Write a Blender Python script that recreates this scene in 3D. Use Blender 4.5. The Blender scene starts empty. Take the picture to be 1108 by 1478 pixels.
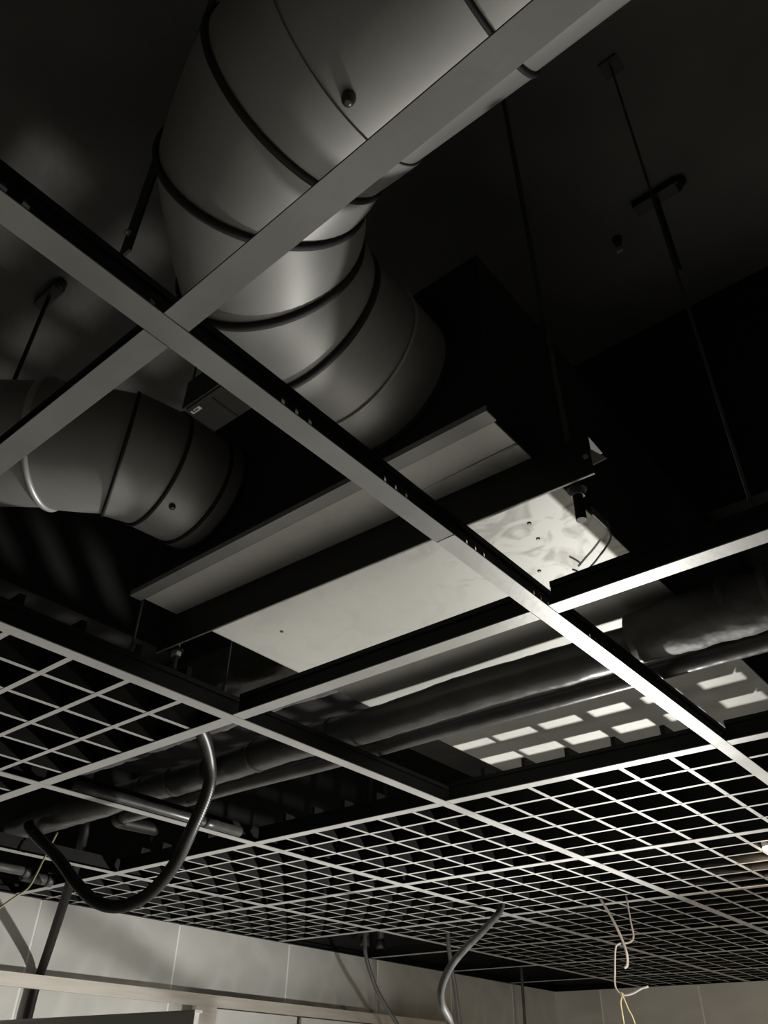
import bpy, math, random
from mathutils import Vector, Matrix
random.seed(7)
sc = bpy.context.scene
COL = sc.collection

# ------------------------------------------------------------------ camera, world, light, exposure
cam_d = bpy.data.cameras.new('camera'); cam = bpy.data.objects.new('camera', cam_d); COL.objects.link(cam)
cam.location = (0.42386, -0.21354, -0.49896)
cam.rotation_euler = (2.202207, -0.019661, 0.695706)
cam_d.sensor_fit = 'VERTICAL'; cam_d.sensor_height = 36.0; cam_d.sensor_width = 36.0
cam_d.lens = 1140.77 * 36.0 / 1478.0
cam_d.clip_start = 0.01
sc.camera = cam

world = bpy.data.worlds.new('world'); sc.world = world; world.use_nodes = True
world.node_tree.nodes['Background'].inputs[0].default_value = (0.9, 0.95, 1.0, 1)
world.node_tree.nodes['Background'].inputs[1].default_value = 0.004

sc.view_settings.view_transform = 'Standard'
sc.view_settings.look = 'None'
sc.view_settings.gamma = 1.0
sc.view_settings.use_curve_mapping = False
sc.view_settings.exposure = 0.0

# the one work lamp standing in the room, below the grid and out of the picture
LP = Vector((-0.54, 2.22, -0.83))
ld = bpy.data.lights.new('work_lamp', 'AREA'); ld.shape = 'DISK'; ld.size = 0.07
ld.energy = 34.0; ld.color = (1.0, 0.975, 0.92)
lo = bpy.data.objects.new('work_lamp', ld); COL.objects.link(lo)
lo.location = LP
lo.rotation_euler = Vector((-0.42, -0.88, 0.24)).to_track_quat('-Z', 'Y').to_euler()
# added fill spot, turned down on the floor: its bounce is the soft light from below
fd = bpy.data.lights.new('floor_bounce_fill', 'SPOT'); fd.spot_size = math.radians(130); fd.spot_blend = .9; fd.shadow_soft_size = .05
fd.energy = 290.0; fd.color = (1.0, 0.97, 0.92)
fo = bpy.data.objects.new('floor_bounce_fill', fd); COL.objects.link(fo)
fo.location = (-0.30, 2.35, -1.0)
fo.rotation_euler = Vector((-0.10, -0.10, -1)).to_track_quat('-Z', 'Y').to_euler()

# ------------------------------------------------------------------ materials
def new_mat(name):
    m = bpy.data.materials.new(name); m.use_nodes = True
    nt = m.node_tree; b = nt.nodes['Principled BSDF']
    return m, nt, b
def setp(b, **k):
    for n, v in k.items():
        n = n.replace('_', ' ')
        if n in b.inputs: b.inputs[n].default_value = v
def noisy(name, c1, c2, scale=8.0, rough=0.5, metal=0.0, lo=0.35, hi=0.65, detail=6.0, stretch=None,
          bump=0.0, bscale=60.0, rvar=0.0, distort=0.0, spec=0.5):
    m, nt, b = new_mat(name)
    tc = nt.nodes.new('ShaderNodeTexCoord'); mp = nt.nodes.new('ShaderNodeMapping')
    if stretch: mp.inputs['Scale'].default_value = stretch
    nt.links.new(tc.outputs['Object'], mp.inputs['Vector'])
    n = nt.nodes.new('ShaderNodeTexNoise'); n.inputs['Scale'].default_value = scale
    n.inputs['Detail'].default_value = detail; n.inputs['Distortion'].default_value = distort
    nt.links.new(mp.outputs[0], n.inputs['Vector'])
    r = nt.nodes.new('ShaderNodeValToRGB')
    r.color_ramp.elements[0].position = lo; r.color_ramp.elements[1].position = hi
    r.color_ramp.elements[0].color = (*c1, 1); r.color_ramp.elements[1].color = (*c2, 1)
    nt.links.new(n.outputs['Fac'], r.inputs[0]); nt.links.new(r.outputs[0], b.inputs['Base Color'])
    setp(b, Roughness=rough, Metallic=metal)
    b.inputs['Specular IOR Level'].default_value = spec
    if rvar:
        mr = nt.nodes.new('ShaderNodeMapRange'); mr.inputs['To Min'].default_value = rough - rvar
        mr.inputs['To Max'].default_value = rough + rvar
        nt.links.new(n.outputs['Fac'], mr.inputs['Value']); nt.links.new(mr.outputs[0], b.inputs['Roughness'])
    if bump:
        n2 = nt.nodes.new('ShaderNodeTexNoise'); n2.inputs['Scale'].default_value = bscale
        nt.links.new(mp.outputs[0], n2.inputs['Vector'])
        bp = nt.nodes.new('ShaderNodeBump'); bp.inputs['Strength'].default_value = bump; bp.inputs['Distance'].default_value = 0.01
        nt.links.new(n2.outputs['Fac'], bp.inputs['Height']); nt.links.new(bp.outputs[0], b.inputs['Normal'])
    return m
def g(v, t=(1.0, 1.0, 0.96)): return (v * t[0], v * t[1], v * t[2])
M = {}
M['black_paint'] = noisy('black_paint', g(.008), g(.012), 20, .6, spec=.25)
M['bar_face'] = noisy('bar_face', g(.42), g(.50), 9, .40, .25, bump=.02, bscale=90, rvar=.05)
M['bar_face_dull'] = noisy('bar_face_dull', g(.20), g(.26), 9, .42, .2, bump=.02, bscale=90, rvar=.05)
M['slat_face'] = noisy('slat_face', g(.42), g(.52), 9, .4, .2)
M['galvanised'] = noisy('galvanised', g(.26), g(.36), 5, .5, .35, rvar=.06)
M['sealant'] = noisy('sealant', g(.010), g(.016), 30, .7)
M['ring_metal'] = noisy('ring_metal', g(.45), g(.55), 8, .4, .4)
M['screw'] = noisy('screw', g(.06), g(.10), 40, .35, .7)
M['zinc'] = noisy('zinc', g(.45), g(.6), 40, .35, .8)
M['steel_dark'] = noisy('steel_dark', g(.009), g(.014), 12, .55, .1)
M['rod'] = noisy('rod', g(.05), g(.08), 60, .5, .3)
M['rubber'] = noisy('rubber', g(.048), g(.07), 14, .34, bump=.25, bscale=25)
M['casing_black'] = noisy('casing_black', g(.008), g(.012), 12, .75)
M['wrap'] = noisy('wrap', g(.06), g(.11), 18, .58, .0, bump=.45, bscale=30)
M['cable_black'] = noisy('cable_black', g(.008), g(.012), 30, .5, spec=.2)
M['conduit_black'] = noisy('conduit_black', g(.022), g(.032), 30, .4, spec=.5)
M['cable_grey'] = noisy('cable_grey', g(.06), g(.09), 30, .5)
M['runner_highlight'] = noisy('runner_highlight', g(.05), g(.08), 30, .38, .3)  # grey of the added tube imitating the runner bulb's highlight
M['wire_white'] = noisy('wire_white', g(.26), g(.34), 30, .5)
M['wire_yellow'] = noisy('wire_yellow', (.30, .27, .15), (.36, .33, .20), 30, .45)
M['wire_dark'] = noisy('wire_dark', g(.03), g(.05), 30, .5)
M['plastic_black'] = noisy('plastic_black', g(.014), g(.022), 20, .4)
M['paper'] = noisy('paper', g(.7), g(.8), 30, .6)
M['ink'] = noisy('ink', g(.05), g(.07), 30, .6)
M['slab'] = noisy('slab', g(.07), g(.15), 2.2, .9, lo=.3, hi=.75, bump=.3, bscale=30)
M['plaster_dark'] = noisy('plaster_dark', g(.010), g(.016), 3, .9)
M['floor_concrete'] = noisy('floor_concrete', g(.42), g(.5), 2, .7)
M['plaster_plain'] = noisy('plaster_plain', g(.20, (1, .93, .84)), g(.26, (1, .93, .84)), 2, .8)
M['grout'] = noisy('grout', g(.80), g(.88), 40, .85)
M['stainless'] = noisy('stainless', (.50, .46, .40), (.58, .54, .48), 6, .42, .25, stretch=(12, 1, 12))
M['stainless_panel'] = noisy('stainless_panel', g(.50), g(.58), 3, .5, .1)
M['lamp_shell'] = noisy('lamp_shell', g(.35), g(.4), 20, .4, .3)

# sheet of the plenum: pale zinc with hand smears
def plate_material():
    m, nt, b = new_mat('plenum_sheet')
    tc = nt.nodes.new('ShaderNodeTexCoord')
    base = nt.nodes.new('ShaderNodeTexNoise'); base.inputs['Scale'].default_value = 2.0; base.inputs['Detail'].default_value = 3
    sm = nt.nodes.new('ShaderNodeTexNoise'); sm.inputs['Scale'].default_value = 16.0; sm.inputs['Detail'].default_value = 3; sm.inputs['Distortion'].default_value = 1.6
    mask = nt.nodes.new('ShaderNodeTexNoise'); mask.inputs['Scale'].default_value = 3.4; mask.inputs['Detail'].default_value = 2
    for n in (base, sm, mask): nt.links.new(tc.outputs['Object'], n.inputs['Vector'])
    r0 = nt.nodes.new('ShaderNodeValToRGB'); r0.color_ramp.elements[0].color = (.50, .50, .46, 1); r0.color_ramp.elements[1].color = (.60, .60, .56, 1)
    r0.color_ramp.elements[0].position = .35; r0.color_ramp.elements[1].position = .65
    r1 = nt.nodes.new('ShaderNodeValToRGB'); r1.color_ramp.elements[0].position = .50; r1.color_ramp.elements[1].position = .66
    r2 = nt.nodes.new('ShaderNodeValToRGB'); r2.color_ramp.elements[0].position = .44; r2.color_ramp.elements[1].position = .56
    nt.links.new(base.outputs['Fac'], r0.inputs[0]); nt.links.new(sm.outputs['Fac'], r1.inputs[0]); nt.links.new(mask.outputs['Fac'], r2.inputs[0])
    mul = nt.nodes.new('ShaderNodeMath'); mul.operation = 'MULTIPLY'
    nt.links.new(r1.outputs[0], mul.inputs[0]); nt.links.new(r2.outputs[0], mul.inputs[1])
    # the handled area near the right hand end of the sheet carries most of the smears
    dist = nt.nodes.new('ShaderNodeVectorMath'); dist.operation = 'DISTANCE'; dist.inputs[1].default_value = (.60, .26, 0)
    nt.links.new(tc.outputs['Object'], dist.inputs[0])
    area = nt.nodes.new('ShaderNodeMapRange'); area.inputs['From Min'].default_value = .05; area.inputs['From Max'].default_value = .22
    area.inputs['To Min'].default_value = .95; area.inputs['To Max'].default_value = .12
    nt.links.new(dist.outputs['Value'], area.inputs['Value'])
    mul2 = nt.nodes.new('ShaderNodeMath'); mul2.operation = 'MULTIPLY'
    nt.links.new(r1.outputs[0], mul2.inputs[0]); nt.links.new(area.outputs[0], mul2.inputs[1])
    mx = nt.nodes.new('ShaderNodeMixRGB'); mx.inputs[2].default_value = (.27, .26, .23, 1)
    nt.links.new(mul2.outputs[0], mx.inputs[0]); nt.links.new(r0.outputs[0], mx.inputs[1])
    nt.links.new(mx.outputs[0], b.inputs['Base Color'])
    setp(b, Roughness=.5, Metallic=.1)
    return m
M['plenum_sheet'] = plate_material()

# glazed wall tile, grey with pale dusty wipe marks
def tile_material():
    m, nt, b = new_mat('wall_tile')
    tc = nt.nodes.new('ShaderNodeTexCoord')
    n1 = nt.nodes.new('ShaderNodeTexNoise'); n1.inputs['Scale'].default_value = 2.2; n1.inputs['Detail'].default_value = 4
    wv = nt.nodes.new('ShaderNodeTexNoise'); wv.inputs['Scale'].default_value = 1.9; wv.inputs['Detail'].default_value = 1.5; wv.inputs['Distortion'].default_value = 1.2
    for n in (n1, wv): nt.links.new(tc.outputs['Object'], n.inputs['Vector'])
    r0 = nt.nodes.new('ShaderNodeValToRGB'); r0.color_ramp.elements[0].color = (.45, .445, .415, 1); r0.color_ramp.elements[1].color = (.60, .595, .56, 1)
    r0.color_ramp.elements[0].position = .3; r0.color_ramp.elements[1].position = .7
    r1 = nt.nodes.new('ShaderNodeValToRGB')
    e = r1.color_ramp.elements; e[0].position = .44; e[0].color = (0, 0, 0, 1); e[1].position = .52; e[1].color = (1, 1, 1, 1)
    e2 = e.new(.62); e2.color = (0, 0, 0, 1)
    nt.links.new(n1.outputs['Fac'], r0.inputs[0]); nt.links.new(wv.outputs['Fac'], r1.inputs[0])
    mul = nt.nodes.new('ShaderNodeMath'); mul.operation = 'MULTIPLY'; mul.inputs[1].default_value = .28
    nt.links.new(r1.outputs[0], mul.inputs[0])
    mx = nt.nodes.new('ShaderNodeMixRGB'); mx.inputs[2].default_value = (.74, .73, .70, 1)
    nt.links.new(mul.outputs[0], mx.inputs[0]); nt.links.new(r0.outputs[0], mx.inputs[1])
    nt.links.new(mx.outputs[0], b.inputs['Base Color'])
    setp(b, Roughness=.38)
    return m
M['tile'] = tile_material()

def emit_material(name, col, s):
    m, nt, b = new_mat(name)
    b.inputs['Base Color'].default_value = (*col, 1)
    b.inputs['Emission Color'].default_value = (*col, 1); b.inputs['Emission Strength'].default_value = s
    return m
M['lamp_glow'] = emit_material('lamp_glow', (1.0, .72, .42), 25.0)

# ------------------------------------------------------------------ mesh helpers
class MB:
    def __init__(s): s.v = []; s.f = []; s.m = []; s.sm = []
    def face(s, idx, mi=0, smooth=False): s.f.append(idx); s.m.append(mi); s.sm.append(smooth)
    def box(s, x0, x1, y0, y1, z0, z1, mi=0, bottom=None):
        b = len(s.v)
        s.v += [(x0,y0,z0),(x1,y0,z0),(x1,y1,z0),(x0,y1,z0),(x0,y0,z1),(x1,y0,z1),(x1,y1,z1),(x0,y1,z1)]
        s.face((b+3,b+2,b+1,b), mi if bottom is None else bottom)
        for q in ((4,5,6,7),(0,1,5,4),(1,2,6,5),(2,3,7,6),(3,0,4,7)): s.face(tuple(b+i for i in q), mi)
        return s
    def rings(s, rings, smooth=True, cap=True, mi=0, closed=False):
        n = len(rings[0]); b = len(s.v)
        for r in rings: s.v += [tuple(p) for p in r]
        k = len(rings)
        for i in range(k if closed else k - 1):
            j = (i + 1) % k
            for a in range(n):
                c = (a + 1) % n
                s.face((b+i*n+a, b+i*n+c, b+j*n+c, b+j*n+a), mi, smooth)
        if cap and not closed:
            s.face(tuple(b+a for a in reversed(range(n))), mi); s.face(tuple(b+(k-1)*n+a for a in range(n)), mi)
        return s
    def tube(s, pts, r, n=12, smooth=True, cap=True, mi=0, lump=None):
        pts = [Vector(p) for p in pts]; k = len(pts); out = []
        up = Vector((0, 0, 1)); prev = None
        for i, p in enumerate(pts):
            t = (pts[min(i+1, k-1)] - pts[max(i-1, 0)]).normalized()
            if prev is None:
                a = t.cross(up) if abs(t.dot(up)) < .95 else t.cross(Vector((1, 0, 0)))
            else: a = prev - t * prev.dot(t)
            a.normalize(); prev = a; bb = t.cross(a)
            rr = r(i / (k - 1)) if callable(r) else r
            ring = []
            for q in range(n):
                an = 2 * math.pi * q / n
                f = rr * (1 + (lump(i, q) if lump else 0))
                ring.append(p + a * (math.cos(an) * f) + bb * (math.sin(an) * f))
            out.append(ring)
        return s.rings(out, smooth, cap, mi)
    def mesh(s, name, mats):
        me = bpy.data.meshes.new(name); me.from_pydata(s.v, [], s.f); me.update()
        for m in mats: me.materials.append(M[m])
        for p, mi, sm in zip(me.polygons, s.m, s.sm): p.material_index = mi; p.use_smooth = sm
        import bmesh
        bm = bmesh.new(); bm.from_mesh(me); bmesh.ops.recalc_face_normals(bm, faces=bm.faces); bm.to_mesh(me); bm.free()
        return me
    def build(s, name, mats, parent=None):
        if isinstance(mats, str): mats = [mats]
        return link(name, s.mesh(name, mats), parent)
def link(name, data, parent=None, loc=None):
    o = bpy.data.objects.new(name, data); COL.objects.link(o)
    if parent is not None: o.parent = parent
    if loc is not None: o.location = loc
    return o
def tag(o, label=None, cat=None, group=None, kind=None):
    if label: o['label'] = label
    if cat: o['category'] = cat
    if group: o['group'] = group
    if kind: o['kind'] = kind
    return o
def thing(name, label, cat, loc=(0, 0, 0), group=None):
    return tag(link(name, None, None, loc), label, cat, group)
def spline(pts, per=10):
    P = [Vector(p) for p in pts]; P = [P[0] * 2 - P[1]] + P + [P[-1] * 2 - P[-2]]
    out = []
    for i in range(1, len(P) - 2):
        a, b, c, d = P[i-1], P[i], P[i+1], P[i+2]
        for k in range(per):
            t = k / per
            out.append(.5 * (2*b + (c-a)*t + (2*a-5*b+4*c-d)*t*t + (3*b-a-3*c+d)*t*t*t))
    out.append(P[-2]); return out
def resample(pts, step):
    out = [pts[0]]; acc = 0
    for a, b in zip(pts, pts[1:]):
        L = (b - a).length; d = step - acc
        while d <= L and L > 0: out.append(a + (b - a) * (d / L)); d += step
        acc = (acc + L) % step if L > 0 else acc
    return out

# ------------------------------------------------------------------ the room
XL, XR, YN, YB, ZF, ZS = -2.36, 1.9, -2.6, 4.72, -2.6, 1.1
tag(MB().box(XL-.2, XR+.2, YN-.2, YB+.2, ZF-.1, ZF).build('floor', 'floor_concrete'), kind='structure')
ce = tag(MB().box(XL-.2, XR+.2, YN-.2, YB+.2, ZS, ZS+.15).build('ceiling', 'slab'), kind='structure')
MB().box(XL-.014, XR+.01, 1.25, 1.65, .50, ZS).build('shade_block', 'plaster_dark', ce)  # added dark block, keeps the lit slab behind it out of view
MB().box(XL-.014, -1.75, YN, 1.25, .70, ZS).build('shade_block', 'plaster_dark', ce)  # second added block, covers the light patches on the slab at left
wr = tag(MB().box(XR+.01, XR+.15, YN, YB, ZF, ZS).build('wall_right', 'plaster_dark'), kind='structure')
MB().box(XR, XR+.01, YN, YB, ZF, 0).build('plaster', 'plaster_plain', wr)
tag(MB().box(XL, XR, YN-.15, YN, ZF, ZS).build('wall_near', 'plaster_plain'), kind='structure')
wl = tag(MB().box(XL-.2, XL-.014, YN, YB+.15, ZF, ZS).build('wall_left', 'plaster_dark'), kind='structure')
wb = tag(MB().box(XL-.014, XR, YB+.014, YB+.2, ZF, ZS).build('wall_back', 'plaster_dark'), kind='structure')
gl = MB().box(XL-.014, XL-.0008, YN, YB+.0008, ZF, -.002).build('grout', 'grout', wl)
gb = MB().box(XL-.0008, XR, YB+.0008, YB+.014, ZF, -.002).build('grout', 'grout', wb)
TP = .588
rows = [(-1.16, 0.0), (-2.35, -1.163), (ZF, -2.353)]
for z0, z1 in rows:
    h = z1 - z0
    mt = MB().box(0, .012, 0, TP-.0085, 0, h).mesh('wall_tile', ['tile'])
    y = 1.300 - 6 * TP
    while y < YB - .02:
        if y + TP - .005 < YB:
            link('wall_tile', mt, wl, (XL-.012, y, z0))
        else:
            MB().box(XL-.012, XL, y, YB, z0, z1).build('wall_tile', 'tile', wl)
        y += TP
    mt = MB().box(0, TP-.0085, 0, .012, 0, h).mesh('wall_tile', ['tile'])
    x = XL + .30
    MB().box(XL, x-.0085, YB, YB+.012, z0, z1).build('wall_tile', 'tile', wb)
    while x < XR - TP:
        link('wall_tile', mt, wb, (x, YB, z0)); x += TP
# wall angle that carries the grid along the tiled walls
tag(MB().box(XL, XL+.016, YN, YB, .0, .0015).box(XL, XL+.0015, YN, YB, .0015, .02).build('trim_1', 'black_paint'), kind='structure')
tag(MB().box(XL+.016, XR, YB-.016, YB, .0, .0015).box(XL+.016, XR, YB-.0015, YB, .0015, .02).build('trim_2', 'black_paint'), kind='structure')

# ------------------------------------------------------------------ suspended grid
FW, WEB = .0125, .040
def runner(x, y0, y1, label, holes=(), group='main runners of the suspended grid', dz=0.0, face='bar_face'):
    t = thing('main_runner', label, 'ceiling bar', (x, y0, dz), group); L = y1 - y0
    MB().box(-FW, FW, 0, L, 0, .0014).build('flange', face, t)
    w = MB().box(-.0012, .0012, 0, L, .0014, .0155).box(-.0012, .0012, 0, L, .0225, WEB-.008)
    hs = sorted(h - y0 for h in holes if y0 < h < y1); p = 0
    for h in hs:
        w.box(-.0012, .0012, p, h-.003, .0155, .0225); p = h + .003
    w.box(-.0012, .0012, p, L, .0155, .0225); w.build('web', 'black_paint', t)
    MB().box(-.003, .003, 0, L, WEB-.008, WEB).build('bulb', 'black_paint', t)
    return t
def tee(x0, x1, y, label, group='cross tees of the suspended grid', yaw=0.0, WEB=.040, face='bar_face'):
    a, b = x0 + .0135, x1 - .0135
    if x0 < -2.3: a = XL + .002
    t = thing('cross_tee', label, 'ceiling bar', (a, y, .0002), group); L = b - a; t.rotation_euler = (0, 0, yaw)
    MB().box(0, L, -FW, FW, 0, .0014).build('flange', face, t)
    MB().box(0, L, -.0012, .0012, .0014, WEB-.008).build('web', 'black_paint', t)
    MB().box(0, L, -.003, .003, WEB-.008, WEB).build('bulb', 'black_paint', t)
    return t
hp = []
for k in range(-6, 30):
    y = .149 + .149 * k
    hp += [y - .018, y, y + .018]
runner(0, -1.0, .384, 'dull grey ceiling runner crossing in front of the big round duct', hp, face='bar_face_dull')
runner(0, .386, YB-.017, 'bright ceiling runner running under the pale plenum sheet to the right edge', hp)
runner(.6, -1.0, YB-.017, 'ceiling runner between the fifth and sixth panel columns from the tiled wall')
runner(-.6, -.9, YB-.017, 'ceiling runner along the left grid panel, left of the plenum')
runner(-1.2, -.9, YB-.017, 'ceiling runner crossing below the black conduit loop, two bays from the wall')
runner(-1.8, .6+.014, YB-.017, 'thin ceiling runner nearest the tiled wall')

COLS = [(XL, -1.8, 'beside the tiled wall'), (-1.8, -1.2, 'second column from tiled wall'),
        (-1.2, -.6, 'third column from tiled wall'), (-.6, 0, 'fourth column from tiled wall'),
        (0, .6, 'fifth column from tiled wall'), (.6, 1.2, 'sixth column from tiled wall')]
ORD = ['first', 'second', 'third', 'fourth', 'fifth', 'sixth']
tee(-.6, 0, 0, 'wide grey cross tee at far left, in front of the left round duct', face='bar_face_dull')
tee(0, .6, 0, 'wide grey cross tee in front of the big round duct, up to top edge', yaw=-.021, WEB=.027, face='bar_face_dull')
tee(-1.8, -1.2, .6, 'short visible cross tee end at left edge below the left grid panel')
tee(-1.2, -.6, .6, 'cross tee edging the left grid panel, above the insulated pipes')
tee(-.6, 0, .6, 'pale cross tee running under the plenum sheet')
tee(0, .6, .6, 'bright cross tee right of the plenum, running to the right edge')
for r in range(6):
    y = 1.2 + .6 * r
    if r < 4: cs = range(6)
    else: cs = range(3)
    for c in cs:
        tee(COLS[c][0], COLS[c][1], y, 'cross tee, %s, front edge of %s panel row behind pipes' % (COLS[c][2], ORD[r]))

SH, SW = .058, .0048
slat_cache = {}
def slat_mesh(axis, L):
    k = (axis, round(L, 4))
    if k not in slat_cache:
        mb = MB()
        if axis == 'x': mb.box(0, L, -SW, SW, 0, SH, 0, 1)
        else: mb.box(-SW, SW, 0, L, 0, SH-.0006, 0, 1)
        slat_cache[k] = mb.mesh('slat', ['black_paint', 'slat_face'])
    return slat_cache[k]
def panel(x0, x1, y0, y1, label):
    xa = x0 + (.0035 if x0 > -2.3 else .004); xb = x1 - .0035; ya = y0 + .0035; yb = min(y1 - .0035, YB - .004)
    t = thing('grid_panel', label, 'ceiling panel', (xa, ya, .0018), 'open-cell grid panels of the ceiling')
    first = x1 - .6
    for k in range(1, 6):
        x = first + .1 * k
        if x0 + .03 < x < x1 - .03: link('slat', slat_mesh('y', yb - ya), t, (x - xa, 0, .0006))
        y = y0 + .1 * k
        if y < yb - .03: link('slat', slat_mesh('x', xb - xa), t, (0, y - ya, 0))
    return t
panel(-1.2, -.6, 0, .6, 'open-cell grid panel at the left edge, alone in front of the pipes')
panel(-1.8, -1.2, 0, .6, 'sliver of open-cell grid panel at left edge, beside the lone left panel')
for r in range(6):
    y = 1.2 + .6 * r
    for c in range(6):
        if (c == 0 and r > 1) or (c > 3 and r > 3): continue
        x0, x1, nm = COLS[c]
        panel(x0, x1, y, y + .6, 'open-cell grid panel, %s, %s row behind the pipes' % (nm, ORD[r]))

# hanger rods of the grid
def rod(name, p0, p1, r, mat, label, cat, group=None):
    a, b = Vector(p0), Vector(p1)
    t = thing(name, label, cat, p0, group)
    MB().tube([(0, 0, 0), (b-a)*.5, b-a], r, 8).build('shaft', mat, t)
    d = (b - a).normalized()
    MB().tube([d*.0, d*.004, d*.012], lambda u: r*2.2, 6, smooth=False).build('nut', mat, t)
    MB().box(b.x-a.x-.018, b.x-a.x+.018, b.y-a.y-.018, b.y-a.y+.018, b.z-a.z-.006, b.z-a.z).build('anchor_plate', 'steel_dark', t)
    return t
GH = 'thin rods hanging the grid from the slab'
rod('hanger_rod', (.2745, .6, WEB), (.272, .6, ZS), .0022, 'rod', 'thin hanger rod above the bright cross tee at right', 'hanger', GH)
rod('hanger_rod', (-.6025, .575, WEB), (-.6025, .575, ZS), .0025, 'rod', 'thin hanger rod beside the runner crossing, left of the pale plenum sheet', 'hanger', GH)
rod('hanger_rod', (-.6, .385, WEB), (-.6, .385, ZS), .0025, 'rod', 'thin hanger rod above the runner of the left grid panel', 'hanger', GH)

# ------------------------------------------------------------------ plenum box with its support channel
BX0, BX1, BY0, BY1, BZ0, BZ1 = -.5955, .0753, .371, 2.05, .133, .44
pl = thing('ventilation_plenum', 'pale sheet metal plenum box hanging above the grid, fed by two round ducts', 'air duct', (BX0, BY0, BZ0))
W_, D_, H_ = BX1-BX0, BY1-BY0, BZ1-BZ0
MB().box(0, W_, .004, D_, .0025, H_).build('casing', 'casing_black', pl)
MB().box(.0005, W_-.0005, .0045, D_, 0, .0025).build('bottom_sheet', 'plenum_sheet', pl)
MB().box(-.005, W_+.005, -.010, .011, -.003, 0).box(-.005, W_+.005, -.010, -.008, 0, .006).build('front_flange', 'galvanised', pl)
MB().box(-.002, W_+.002, .0112, .0132, -.0012, 0).build('seam', 'sealant', pl)
MB().tube([(W_-.16, .066, .0012), (W_-.08, .064, -.0006), (W_, .063, -.0010)], .0018, 8).build('bead', 'plenum_sheet', pl)
MB().box(W_, W_+.003, .25, .30, .0, .014).build('side_clip', 'zinc', pl)
for (x, y) in ((0, .586), (-.010, .626), (-.053, .701), (-.30, .80), (-.50, .60)):
    MB().tube([(x-BX0, y-BY0, -.0014), (x-BX0, y-BY0, -.001), (x-BX0, y-BY0, 0)], lambda u: .0018 if u < .3 else .003, 8).build('screw', 'screw', pl)

SZ = .0732
st = thing('support_angle', 'black steel angle slung under the pale plenum box on two rods', 'bracket', (.150, .470, SZ))
st.rotation_euler = (0, 0, .028)
sl = .782
MB().box(-sl, 0, 0, .0025, .0008, .0595).build('web', 'steel_dark', st)
MB().box(-sl, 0, .0025, .040, .0560, .0585).build('flange', 'steel_dark', st)
MB().box(-sl, 0, 0, .0025, -.0006, .0008).build('lower_edge', 'zinc', st)
mb = MB(); b0 = len(mb.v)
mb.v += [(0, 0, .036), (0, 0, .012), (.014, .010, .022), (0, .002, .036), (0, .002, .012), (.014, .012, .022)]
for q in ((0, 1, 2), (5, 4, 3), (0, 3, 4, 1), (1, 4, 5, 2), (2, 5, 3, 0)): mb.face(tuple(b0+i for i in q))
mb.build('end_tab', 'zinc', st)
MB().tube([(-.006, -.003, .026), (-.006, -.0015, .026), (-.006, .0, .026)], .0032, 8).build('rivet', 'zinc', st)

def threaded_rod(x, y, z0, top, sleeve, label):
    t = thing('threaded_rod', label, 'hanger', (x, y, z0), 'threaded rods carrying the support angle')
    a = Vector((0, 0, 0)); b = Vector(top) - Vector((x, y, z0))
    MB().tube([a, b*.5, b], .0042, 10).build('shaft', 'rod', t)
    if sleeve: MB().tube([(0, 0, -.004), (0, 0, .02), (0, 0, .042)], .0062, 10).build('end_sleeve', 'cable_black', t)
    zz = SZ + .0025 - z0
    MB().tube([(0, 0, zz-.010), (0, 0, zz-.005), (0, 0, zz-.001)], .0085, 6, smooth=False).build('nut', 'zinc', t)
    MB().tube([(0, 0, zz-.0012), (0, 0, zz-.0006), (0, 0, zz)], .012, 12, smooth=False).build('washer', 'steel_dark', t)
    MB().box(b.x-.02, b.x+.02, b.y-.02, b.y+.02, b.z-.008, b.z).build('anchor_plate', 'steel_dark', t)
threaded_rod(.118, .489, .0355, (.092, .489, ZS), True, 'threaded rod with black end sleeve at the right end of the support angle')
threaded_rod(-.6025, .468, .040, (-.6025, .468, ZS), False, 'threaded rod through the left end of the support angle')

# ------------------------------------------------------------------ round ducts (segmented elbows)
NS = 56
def circ(c, n, r):
    z = Vector((0, 0, 1)); out = []
    for k in range(NS):
        a = 2 * math.pi * k / NS
        out.append(c + n * (math.cos(a) * r) + z * (math.sin(a) * r))
    return out
def seg_duct(root, frames, r, names, bead=.0034):
    """frames: list of (centre, inward normal) where segments meet; each segment overlaps the next with a small step"""
    for i in range(len(frames) - 1):
        (c0, n0), (c1, n1) = frames[i], frames[i+1]
        r0, r1 = r + .0022, r - .0005
        rings = []
        for k in range(5):
            u = k / 4
            rings.append(circ(c0.lerp(c1, u), n0.lerp(n1, u).normalized(), r0 + (r1 - r0) * u))
        MB().rings(rings, True, False).build(names[i], 'galvanised', root)
def ring_bead(root, c, n, t, r, rb, mat, name='seam', wide=1.0):
    prof = []
    for k in range(8):
        a = 2 * math.pi * k / 8
        prof.append((math.cos(a) * rb, math.sin(a) * rb * wide))
    rings = []
    for dr, dt in prof: rings.append(circ(c + t * dt, n, r + dr))
    MB().rings(rings, True, False, closed=True).build(name, mat, root)
def dome(root, name, p, nrm, r, h, mat):
    p = Vector(p); nrm = Vector(nrm).normalized()
    MB().tube([p - nrm*.003, p + nrm*h*.4, p + nrm*h*.8, p + nrm*h], lambda u: r*(1 if u < .5 else (.8 if u < .9 else .35)), 10).build(name, mat, root)

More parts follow.
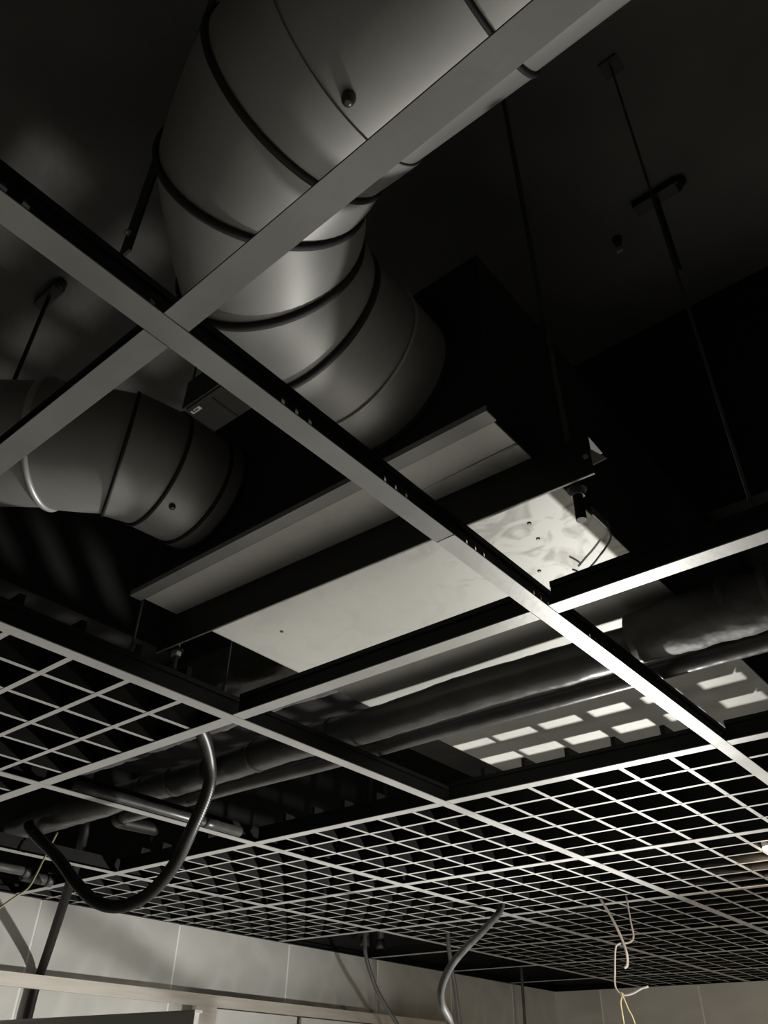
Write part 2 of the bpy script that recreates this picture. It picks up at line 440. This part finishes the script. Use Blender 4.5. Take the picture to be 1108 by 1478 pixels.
RD = .1106; ay, az, xc, RB = .0250, .2869, .1213, .2106
def fr_big(th):
    if th < 0: return Vector((xc - th, ay, az)), Vector((0, 1, 0)), Vector((-1, 0, 0))
    if th > math.pi/2: return Vector((xc - RB, ay + RB + th - math.pi/2, az)), Vector((1, 0, 0)), Vector((0, 1, 0))
    return (Vector((xc - RB*math.sin(th), ay + RB*(1-math.cos(th)), az)), Vector((math.sin(th), math.cos(th), 0)),
            Vector((-math.cos(th), math.sin(th), 0)))
bd = thing('round_duct', 'big round metal duct with segmented elbow turning into the plenum', 'air duct', (xc, ay, az))
bd.location = (0, 0, 0)
ths = [-1.7, -.177, -.043, .115, .543, 1.071, 1.517, math.pi/2 + .071, math.pi/2 + .1385]
fs = [fr_big(t) for t in ths]
seg_duct(bd, [(f[0], f[1]) for f in fs], RD, ['straight_pipe', 'coupling', 'coupling', 'gore', 'gore', 'gore', 'gore', 'collar'])
for i, (f, mat, rb, wd) in enumerate(zip(fs[1:], ['sealant', 'galvanised', 'sealant', 'sealant', 'sealant', 'sealant', 'ring_metal', 'sealant'],
                              [.0028, .0010, .0036, .0042, .0046, .0042, .0024, .004], [1, 1, 1.1, 1.2, 1.2, 1.2, 1, 1])):
    ring_bead(bd, f[0], f[1], f[2], RD + .0012, rb, mat, 'seam', wd)
dome(bd, 'bolt', (.178, .014, .1776), (0, -.1, -1), .0065, .011, 'screw')

RL = .095; xe, ye, zl, RBL, t0 = -.4610, .2985, .2690, .188, .70
def fr_left(th):
    if th < t0:
        t = Vector((math.cos(t0), math.sin(t0), 0))
        return Vector((xe-RBL+RBL*math.sin(t0), ye-RBL*math.cos(t0), zl)) + t*(th-t0), Vector((-math.sin(t0), math.cos(t0), 0)), t
    if th > math.pi/2: return Vector((xe, ye + th - math.pi/2, zl)), Vector((-1, 0, 0)), Vector((0, 1, 0))
    return Vector((xe-RBL+RBL*math.sin(th), ye-RBL*math.cos(th), zl)), Vector((-math.sin(th), math.cos(th), 0)), Vector((math.cos(th), math.sin(th), 0))
dl = thing('round_duct', 'darker round metal duct coming in from the left into the plenum', 'air duct')
ths = [-1.2, .685, 1.15, 1.455, math.pi/2 + .045, math.pi/2 + .0725]
fs = [fr_left(t) for t in ths]
seg_duct(dl, [(f[0], f[1]) for f in fs], RL, ['straight_pipe', 'gore', 'gore', 'gore', 'collar'])
for f, mat, rb in zip(fs[1:], ['ring_metal', 'sealant', 'sealant', 'sealant', 'sealant'], [.0055, .003, .003, .003, .003]):
    ring_bead(dl, f[0], f[1], f[2], RL + .001, rb, mat)
f = fr_left(1.54)
dome(dl, 'bolt', f[0] + f[1]*(-RL*.45) + Vector((0, 0, -RL*.9)), Vector((.45, 0, -.9)), .005, .006, 'screw')

# strap hanger beside the big duct
sp = thing('duct_strap', 'dark perforated strap hanging down beside the big round duct', 'bracket', (-.100, -.014, .173))
MB().box(-.010, .010, -.0015, .0015, .0, ZS-.173).build('strap', 'steel_dark', sp)
dome(sp, 'bolt', (0, -.0015, .035), (0, -1, -.3), .004, .006, 'zinc')
MB().box(-.02, .02, -.012, .012, ZS-.179, ZS-.173).build('anchor_plate', 'steel_dark', sp)

# damper actuator clinging to the collar of the big duct
ac = thing('damper_actuator', 'small black actuator box with a white sticker between the two ducts', 'actuator', (-.2655, .183, .206))
ac.scale = (.885, .885, .885)
ac.rotation_euler = (0, 0, .0)
MB().box(0, .088, 0, .062, 0, .055).build('body', 'plastic_black', ac)
MB().box(.006, .082, .004, .010, -.002, 0).build('rim', 'steel_dark', ac)
MB().box(.050, .054, .001, .061, -.001, 0).build('lid_seam', 'steel_dark', ac)
MB().box(.070, .088, .050, .10, .02, .05).build('bracket', 'steel_dark', ac)
stk = MB().box(.006, .026, .006, .017, -.001, 0).build('sticker', 'paper', ac)
MB().box(.0095, .0125, .008, .015, -.0014, -.001).box(.014, .0205, .0085, .010, -.0014, -.001).box(.014, .0205, .012, .0145, -.0014, -.001).build('print', 'ink', stk)

# slab anchors
def slab_anchor(x, y, label, rodlen, to=None):
    t = thing('slab_anchor', label, 'anchor', (x, y, ZS), 'anchors fixed into the slab')
    MB().box(-.05, .05, -.014, .014, -.022, 0).build('plate', 'plastic_black', t)
    MB().tube([(.045, 0, -.022), (.05, .0, -.014), (.06, 0, -.004)], .012, 8).build('lug', 'plastic_black', t)
    MB().tube([(0, 0, -.022), (0, 0, -.022-rodlen*.5), (0, 0, -.022-rodlen)], .005, 8).build('shaft', 'steel_dark', t)
slab_anchor(.223, .906, 'dark anchor plate on the slab in the upper right', .25)
slab_anchor(-1.06, .21, 'dark anchor with rod on the slab above the left round duct', .5)
dm = thing('sprinkler_head', 'tiny glinting fitting on the slab left of the upper right anchor', 'fitting', (.106, .958, ZS))
MB().tube([(0, 0, 0), (0, 0, -.012), (0, 0, -.03)], lambda u: .012 - .006*u, 10).build('base', 'steel_dark', dm)
MB().box(-.007, .007, -.003, .003, -.046, -.03).build('deflector', 'zinc', dm)

# ------------------------------------------------------------------ pipes under the plenum
def lumpy(seed, amp):
    rr = random.Random(seed); tab = {}
    def f(i, q):
        s = math.sin(i*.31+seed)*.35 + math.sin(i*.83+q*.7+seed*2)*.3 + math.sin(i*1.7+q*1.9)*.2
        return amp * (s + (rr.random()-.5)*.6)
    return f
def run_x(x0, x1, y, z, n, sag=None):
    out = []
    for k in range(n + 1):
        x = x0 + (x1 - x0) * k / n; dy, dz = (sag(x) if sag else (0, 0))
        out.append((x, y + dy, z + dz))
    return out
def sag1(x): return (.003*math.sin(x*9), (.004*max(0, (-1.15-x))/.8 if x < -1.15 else 0) + .002*math.sin(x*14))
p1 = thing('insulated_pipe', 'thick black wrapped pipe running left to right under the plenum', 'pipe', (0, 0, 0))
MB().tube(run_x(-1.90, .085, .906, .079, 150, sag1), lambda u: .0325 + (.008 if u < .26 else 0)*math.sin(u/.26*math.pi), 22, lump=lumpy(3, .045)).build('insulation', 'rubber', p1)
MB().tube(run_x(-.005, .95, .899, .0865, 78), lambda u: .040 + .004*min(1, u*6), 22, lump=lumpy(5, .07)).build('wrapped_section', 'wrap', p1)
for x in (-1.28, -1.17, -1.04, -.88, -.66, .15, .21, .27):
    s = sag1(x) if x < .04 else (-.006, .013)
    R_ = .0345 if x < .04 else .0470
    MB().tube(run_x(x-.006, x+.006, .906+s[0], .079+s[1], 2), R_, 22).build('tape_band', 'wrap' if x > 0 else 'rubber', p1)
p2 = thing('insulated_pipe', 'thin black pipe running just behind the thick wrapped pipe', 'pipe')
MB().tube(run_x(-1.47, .95, .979, .0625, 60, lambda x: (.002*math.sin(x*7), .001*math.sin(x*11))), .018, 16).build('insulation', 'rubber', p2)
MB().tube(spline([(-1.47, .979, .0625), (-1.495, .984, .063), (-1.515, 1.0, .064), (-1.52, 1.03, .066), (-1.52, 1.12, .07)], 5), .0195, 16).build('elbow', 'cable_black', p2)

# wrapped branch duct leaving the left side of the plenum
wd = thing('branch_duct', 'dull foil wrapped branch duct leaving the left side of the plenum', 'air duct', (-.602, .845, .232))
rings = []
n = 40; rr = random.Random(11)
for i in range(46):
    x = -i * .022; ring = []
    for q in range(n):
        a = 2*math.pi*q/n; cx, cz = math.cos(a), math.sin(a)
        e = .28; px = math.copysign(abs(cx)**e, cx)*.080; pz = math.copysign(abs(cz)**e, cz)*.060
        k = 1 + .035*math.sin(i*.9+q*.8) + .03*math.sin(i*.37-q*.5) + (rr.random()-.5)*.03
        ring.append((x, px*k, pz*k))
    rings.append(ring)
MB().rings(rings, True, True).build('wrap', 'wrap', wd)

# added tube standing in for the highlight on the runner's top bulb
sc_ = thing('runner_highlight_tube', 'added tube standing in for the lit runner bulb, left of the conduit loop', 'pipe', (-1.1845, .66, .0142))
MB().tube([(0, 0, 0), (0, .12, 0), (0, .25, 0), (0, .475, 0)], .0115, 14).build('tube', 'runner_highlight', sc_)
MB().tube([(0, .36, 0), (0, .37, 0), (0, .40, 0)], .0122, 14).build('coupling', 'runner_highlight', sc_)

# ------------------------------------------------------------------ hanging conduits, cables and wires
def corrugated(name, pts, r, mat, label, cat, pitch=.006, amp=.10, group=None):
    P = resample(spline(pts, 14), pitch / 2)
    o = MB().tube(P, 1.0, 12, lump=lambda i, q: r * (1 + (amp if i % 2 else -amp)) - 1).build(name, mat)
    return tag(o, label, cat, group)
def smooth_cable(name, pts, r, mat, label, cat, group=None, n=10):
    o = MB().tube(spline(pts, 8), r, n).build(name, mat)
    return tag(o, label, cat, group)
corrugated('flexible_conduit', [(-.885, .66, .14), (-.895, .70, .125), (-.915, .77, .105), (-.968, .845, .070), (-1.0, .877, .022), (-1.06, .893, -.053), (-1.14, .921, -.108), (-1.24, .940, -.151),
            (-1.36, .953, -.164), (-1.46, .949, -.146), (-1.54, .930, -.098), (-1.62, .912, -.035), (-1.69, .862, .030), (-1.715, .855, .055)],
           .0135, 'conduit_black', 'black corrugated conduit hanging in a loop below the pipes', 'cable')
smooth_cable('power_cable', [(-1.72, 1.03, .40), (-1.76, 1.05, .18), (-1.80, 1.070, .092), (-1.86, 1.103, .046), (-1.93, 1.139, .003), (-2.10, 1.224, -.088), (-2.24, 1.294, -.157), (-2.32, 1.332, -.207), (-2.338, 1.335, -.264), (-2.338, 1.334, -.354), (-2.338, 1.335, -.6)],
             .0145, 'cable_black', 'thick black cable dropping past the tiled wall behind the steel rail', 'cable', n=14)
corrugated('flexible_conduit', [(-2.05, 2.60, .35), (-2.05, 2.609, .032), (-2.05, 2.618, -.049), (-2.05, 2.676, -.144), (-2.05, 2.736, -.204), (-2.05, 2.805, -.258), (-2.05, 2.90, -.34)],
           .0085, 'cable_grey', 'slim grey conduit dropping from the open bay beside the tiled wall', 'cable', amp=.06)
corrugated('flexible_conduit', [(-1.15, 2.262, .12), (-1.15, 2.272, .05), (-1.15, 2.262, -.006), (-1.15, 2.165, -.074), (-1.15, 2.052, -.142), (-1.15, 1.97, -.2), (-1.15, 1.923, -.257), (-1.15, 1.924, -.299), (-1.15, 1.962, -.344),
            (-1.15, 1.955, -.42), (-1.15, 1.905, -.50), (-1.15, 1.94, -.56), (-1.15, 2.04, -.59), (-1.15, 2.16, -.64)],
           .0105, 'cable_grey', 'grey conduit bowing left and down from the middle of the ceiling', 'cable', amp=.06)
corrugated('flexible_conduit', [(-1.65, 2.65, .25), (-1.65, 2.65, .02), (-1.65, 2.664, -.081), (-1.65, 2.691, -.184), (-1.65, 2.712, -.291), (-1.65, 2.74, -.45), (-1.65, 2.80, -.6)],
           .0085, 'cable_grey', 'straight grey conduit hanging behind the bowed grey conduit', 'cable', amp=.06)
smooth_cable('flexible_conduit', [(-2.2, 4.09, .3), (-2.2, 4.087, .054), (-2.2, 4.087, -.083), (-2.2, 4.082, -.25)], .008, 'cable_grey',
             'slim grey pipe hanging near the far corner of the tiled wall', 'cable')
wy = 2.319
smooth_cable('electric_wire', [(-.845, wy+.03, .10), (-.830, wy+.02, .03), (-.812, wy, .0), (-.788, wy, -.045), (-.763, wy, -.105), (-.751, wy, -.152), (-.754, wy, -.183), (-.764, wy, -.191)],
             .0040, 'wire_white', 'pale wire hanging from the grid with a hooked lower end', 'wire')
smooth_cable('electric_wire', [(-.757, wy+.065, .10), (-.752, wy+.060, -.01), (-.748, wy+.055, -.058), (-.742, wy+.045, -.106), (-.750, wy+.022, -.123), (-.771, wy, -.127), (-.785, wy, -.14), (-.796, wy, -.195), (-.801, wy, -.239),
            (-.782, wy, -.259), (-.751, wy, -.257), (-.721, wy, -.246), (-.699, wy, -.242)], .0028, 'wire_white', 'white wire curling sideways at its end below the ceiling', 'wire')
smooth_cable('electric_wire', [(-.778, wy-.005, -.255), (-.785, wy-.006, -.27), (-.789, wy-.005, -.283), (-.79, wy, -.331), (-.788, wy, -.45)], .0022, 'wire_yellow', 'left of two yellow wires hanging below the curled white wire', 'wire')
smooth_cable('electric_wire', [(-.782, wy-.006, -.253), (-.776, wy-.006, -.270), (-.769, wy-.004, -.293), (-.756, wy, -.332), (-.742, wy, -.45)], .0022, 'wire_yellow', 'right of two yellow wires hanging below the curled white wire', 'wire')
smooth_cable('electric_wire', [(-1.75, .96, .06), (-1.75, .939, -.017), (-1.75, .930, -.053), (-1.75, .917, -.089), (-1.75, .886, -.117), (-1.75, .857, -.144), (-1.75, .80, -.20)], .0028, 'wire_yellow', 'yellow wire dangling at the left edge above the tiled wall', 'wire')
w = thing('tie_wire', 'thin dark wire curling over the smudged pale sheet by the sleeve', 'wire')
MB().tube(spline([(.080, .640, .150), (.083, .648, .128), (.075, .675, .124), (.037, .709, .123), (.012, .727, .123), (-.006, .740, .123)], 8), .0015, 8).build('strand', 'wire_dark', w)
MB().tube(spline([(.0, .735, .1232), (-.001, .725, .1225), (-.004, .711, .122)], 5), .0015, 8).build('fork', 'wire_dark', w)
# stub pipes high on the tiled wall at the left edge
for (y0, y1, x, z, r, lb) in ((.90, 1.09, -2.10, .02, .013, 'grey pipe stub at the left edge above the tiled wall'), (1.08, 1.18, -2.12, .012, .016, 'thicker capped end of grey pipe beside the black cable')):
    t = thing('pipe_stub', lb, 'pipe', (x, y0, z))
    MB().tube([(0, 0, 0), (0, (y1-y0)/2, 0), (0, y1-y0, 0)], r, 12).build('tube', 'cable_grey', t)
    MB().tube([(0, y1-y0-.02, 0), (0, y1-y0-.01, 0), (0, y1-y0, 0)], r*1.18, 12).build('cap', 'cable_grey', t)
# drain pipes standing in the open bay by the wall
for (y, lb) in ((2.86, 'left of two dark pipes in the open bay by the wall'), (2.97, 'right of two dark pipes in the open bay by the wall')):
    t = thing('drop_pipe', lb, 'pipe', (-2.27, y, .03), 'dark pipes in the open bay')
    MB().tube([(0, 0, 0), (0, 0, .3), (0, 0, ZS-.03)], .017, 12).build('tube', 'rubber', t)
    MB().tube([(0, 0, 0), (0, 0, .015), (0, 0, .035)], .021, 12).build('cap', 'rubber', t)

# small warm lamp sitting in a grid cell at the right edge
lm = thing('spot_lamp', 'small glowing warm spot lamp in a ceiling cell at right edge', 'lamp', (-.170, 1.972, -.004))
MB().tube([(0, 0, .006), (0, 0, .03), (0, 0, .06), (0, 0, .075)], lambda u: .022 if u < .8 else .015, 18).build('housing', 'lamp_shell', lm)
MB().tube([(0, 0, 0), (0, 0, .003), (0, 0, .0062)], lambda u: .020 + .0015*u, 18).build('lens', 'lamp_glow', lm)
pd = bpy.data.lights.new('spot_lamp_bulb', 'SPOT'); pd.energy = 55.0; pd.color = (1, .80, .56); pd.shadow_soft_size = .02
pd.spot_size = math.radians(150); pd.spot_blend = .6
po = bpy.data.objects.new('spot_lamp_bulb', pd); COL.objects.link(po); po.location = (-.170, 1.972, -.008)
po.rotation_euler = Vector((-.2, .6, -1)).to_track_quat('-Z', 'Y').to_euler()

# ------------------------------------------------------------------ steel cabinet frame along the tiled wall
cf = thing('wall_cabinet', 'stainless steel cabinet frame with top rail standing along the tiled wall', 'cabinet', (-2.29, 0, ZF))
zz = -ZF
MB().box(-.022, 0, .2, 3.7, zz-.262, zz-.224).build('top_rail', 'stainless', cf)
MB().box(-.022, 0, 1.958, 2.056, 0, zz-.262).build('post', 'stainless', cf)
MB().box(-.018, -.006, 2.060, 2.485, .1, zz-.266).build('door', 'stainless_panel', cf)
MB().box(-.018, -.006, 2.510, 3.09, .1, zz-.266).build('door', 'stainless_panel', cf)
MB().box(-.018, -.006, 3.11, 3.69, .1, zz-.266).build('door', 'stainless_panel', cf)
sc2 = thing('steel_partition', 'low grey steel partition standing at the bottom left corner', 'partition', (-1.90, 1.0, ZF))
MB().box(0, .80, .004, .016, .05, zz-.379).build('sheet', 'stainless_panel', sc2)
MB().box(-.004, .804, 0, .020, zz-.379, zz-.374).build('cap', 'stainless', sc2)
for x in (.02, .74):
    MB().box(x, x+.04, -.04, .06, 0, .05).build('foot', 'stainless', sc2)
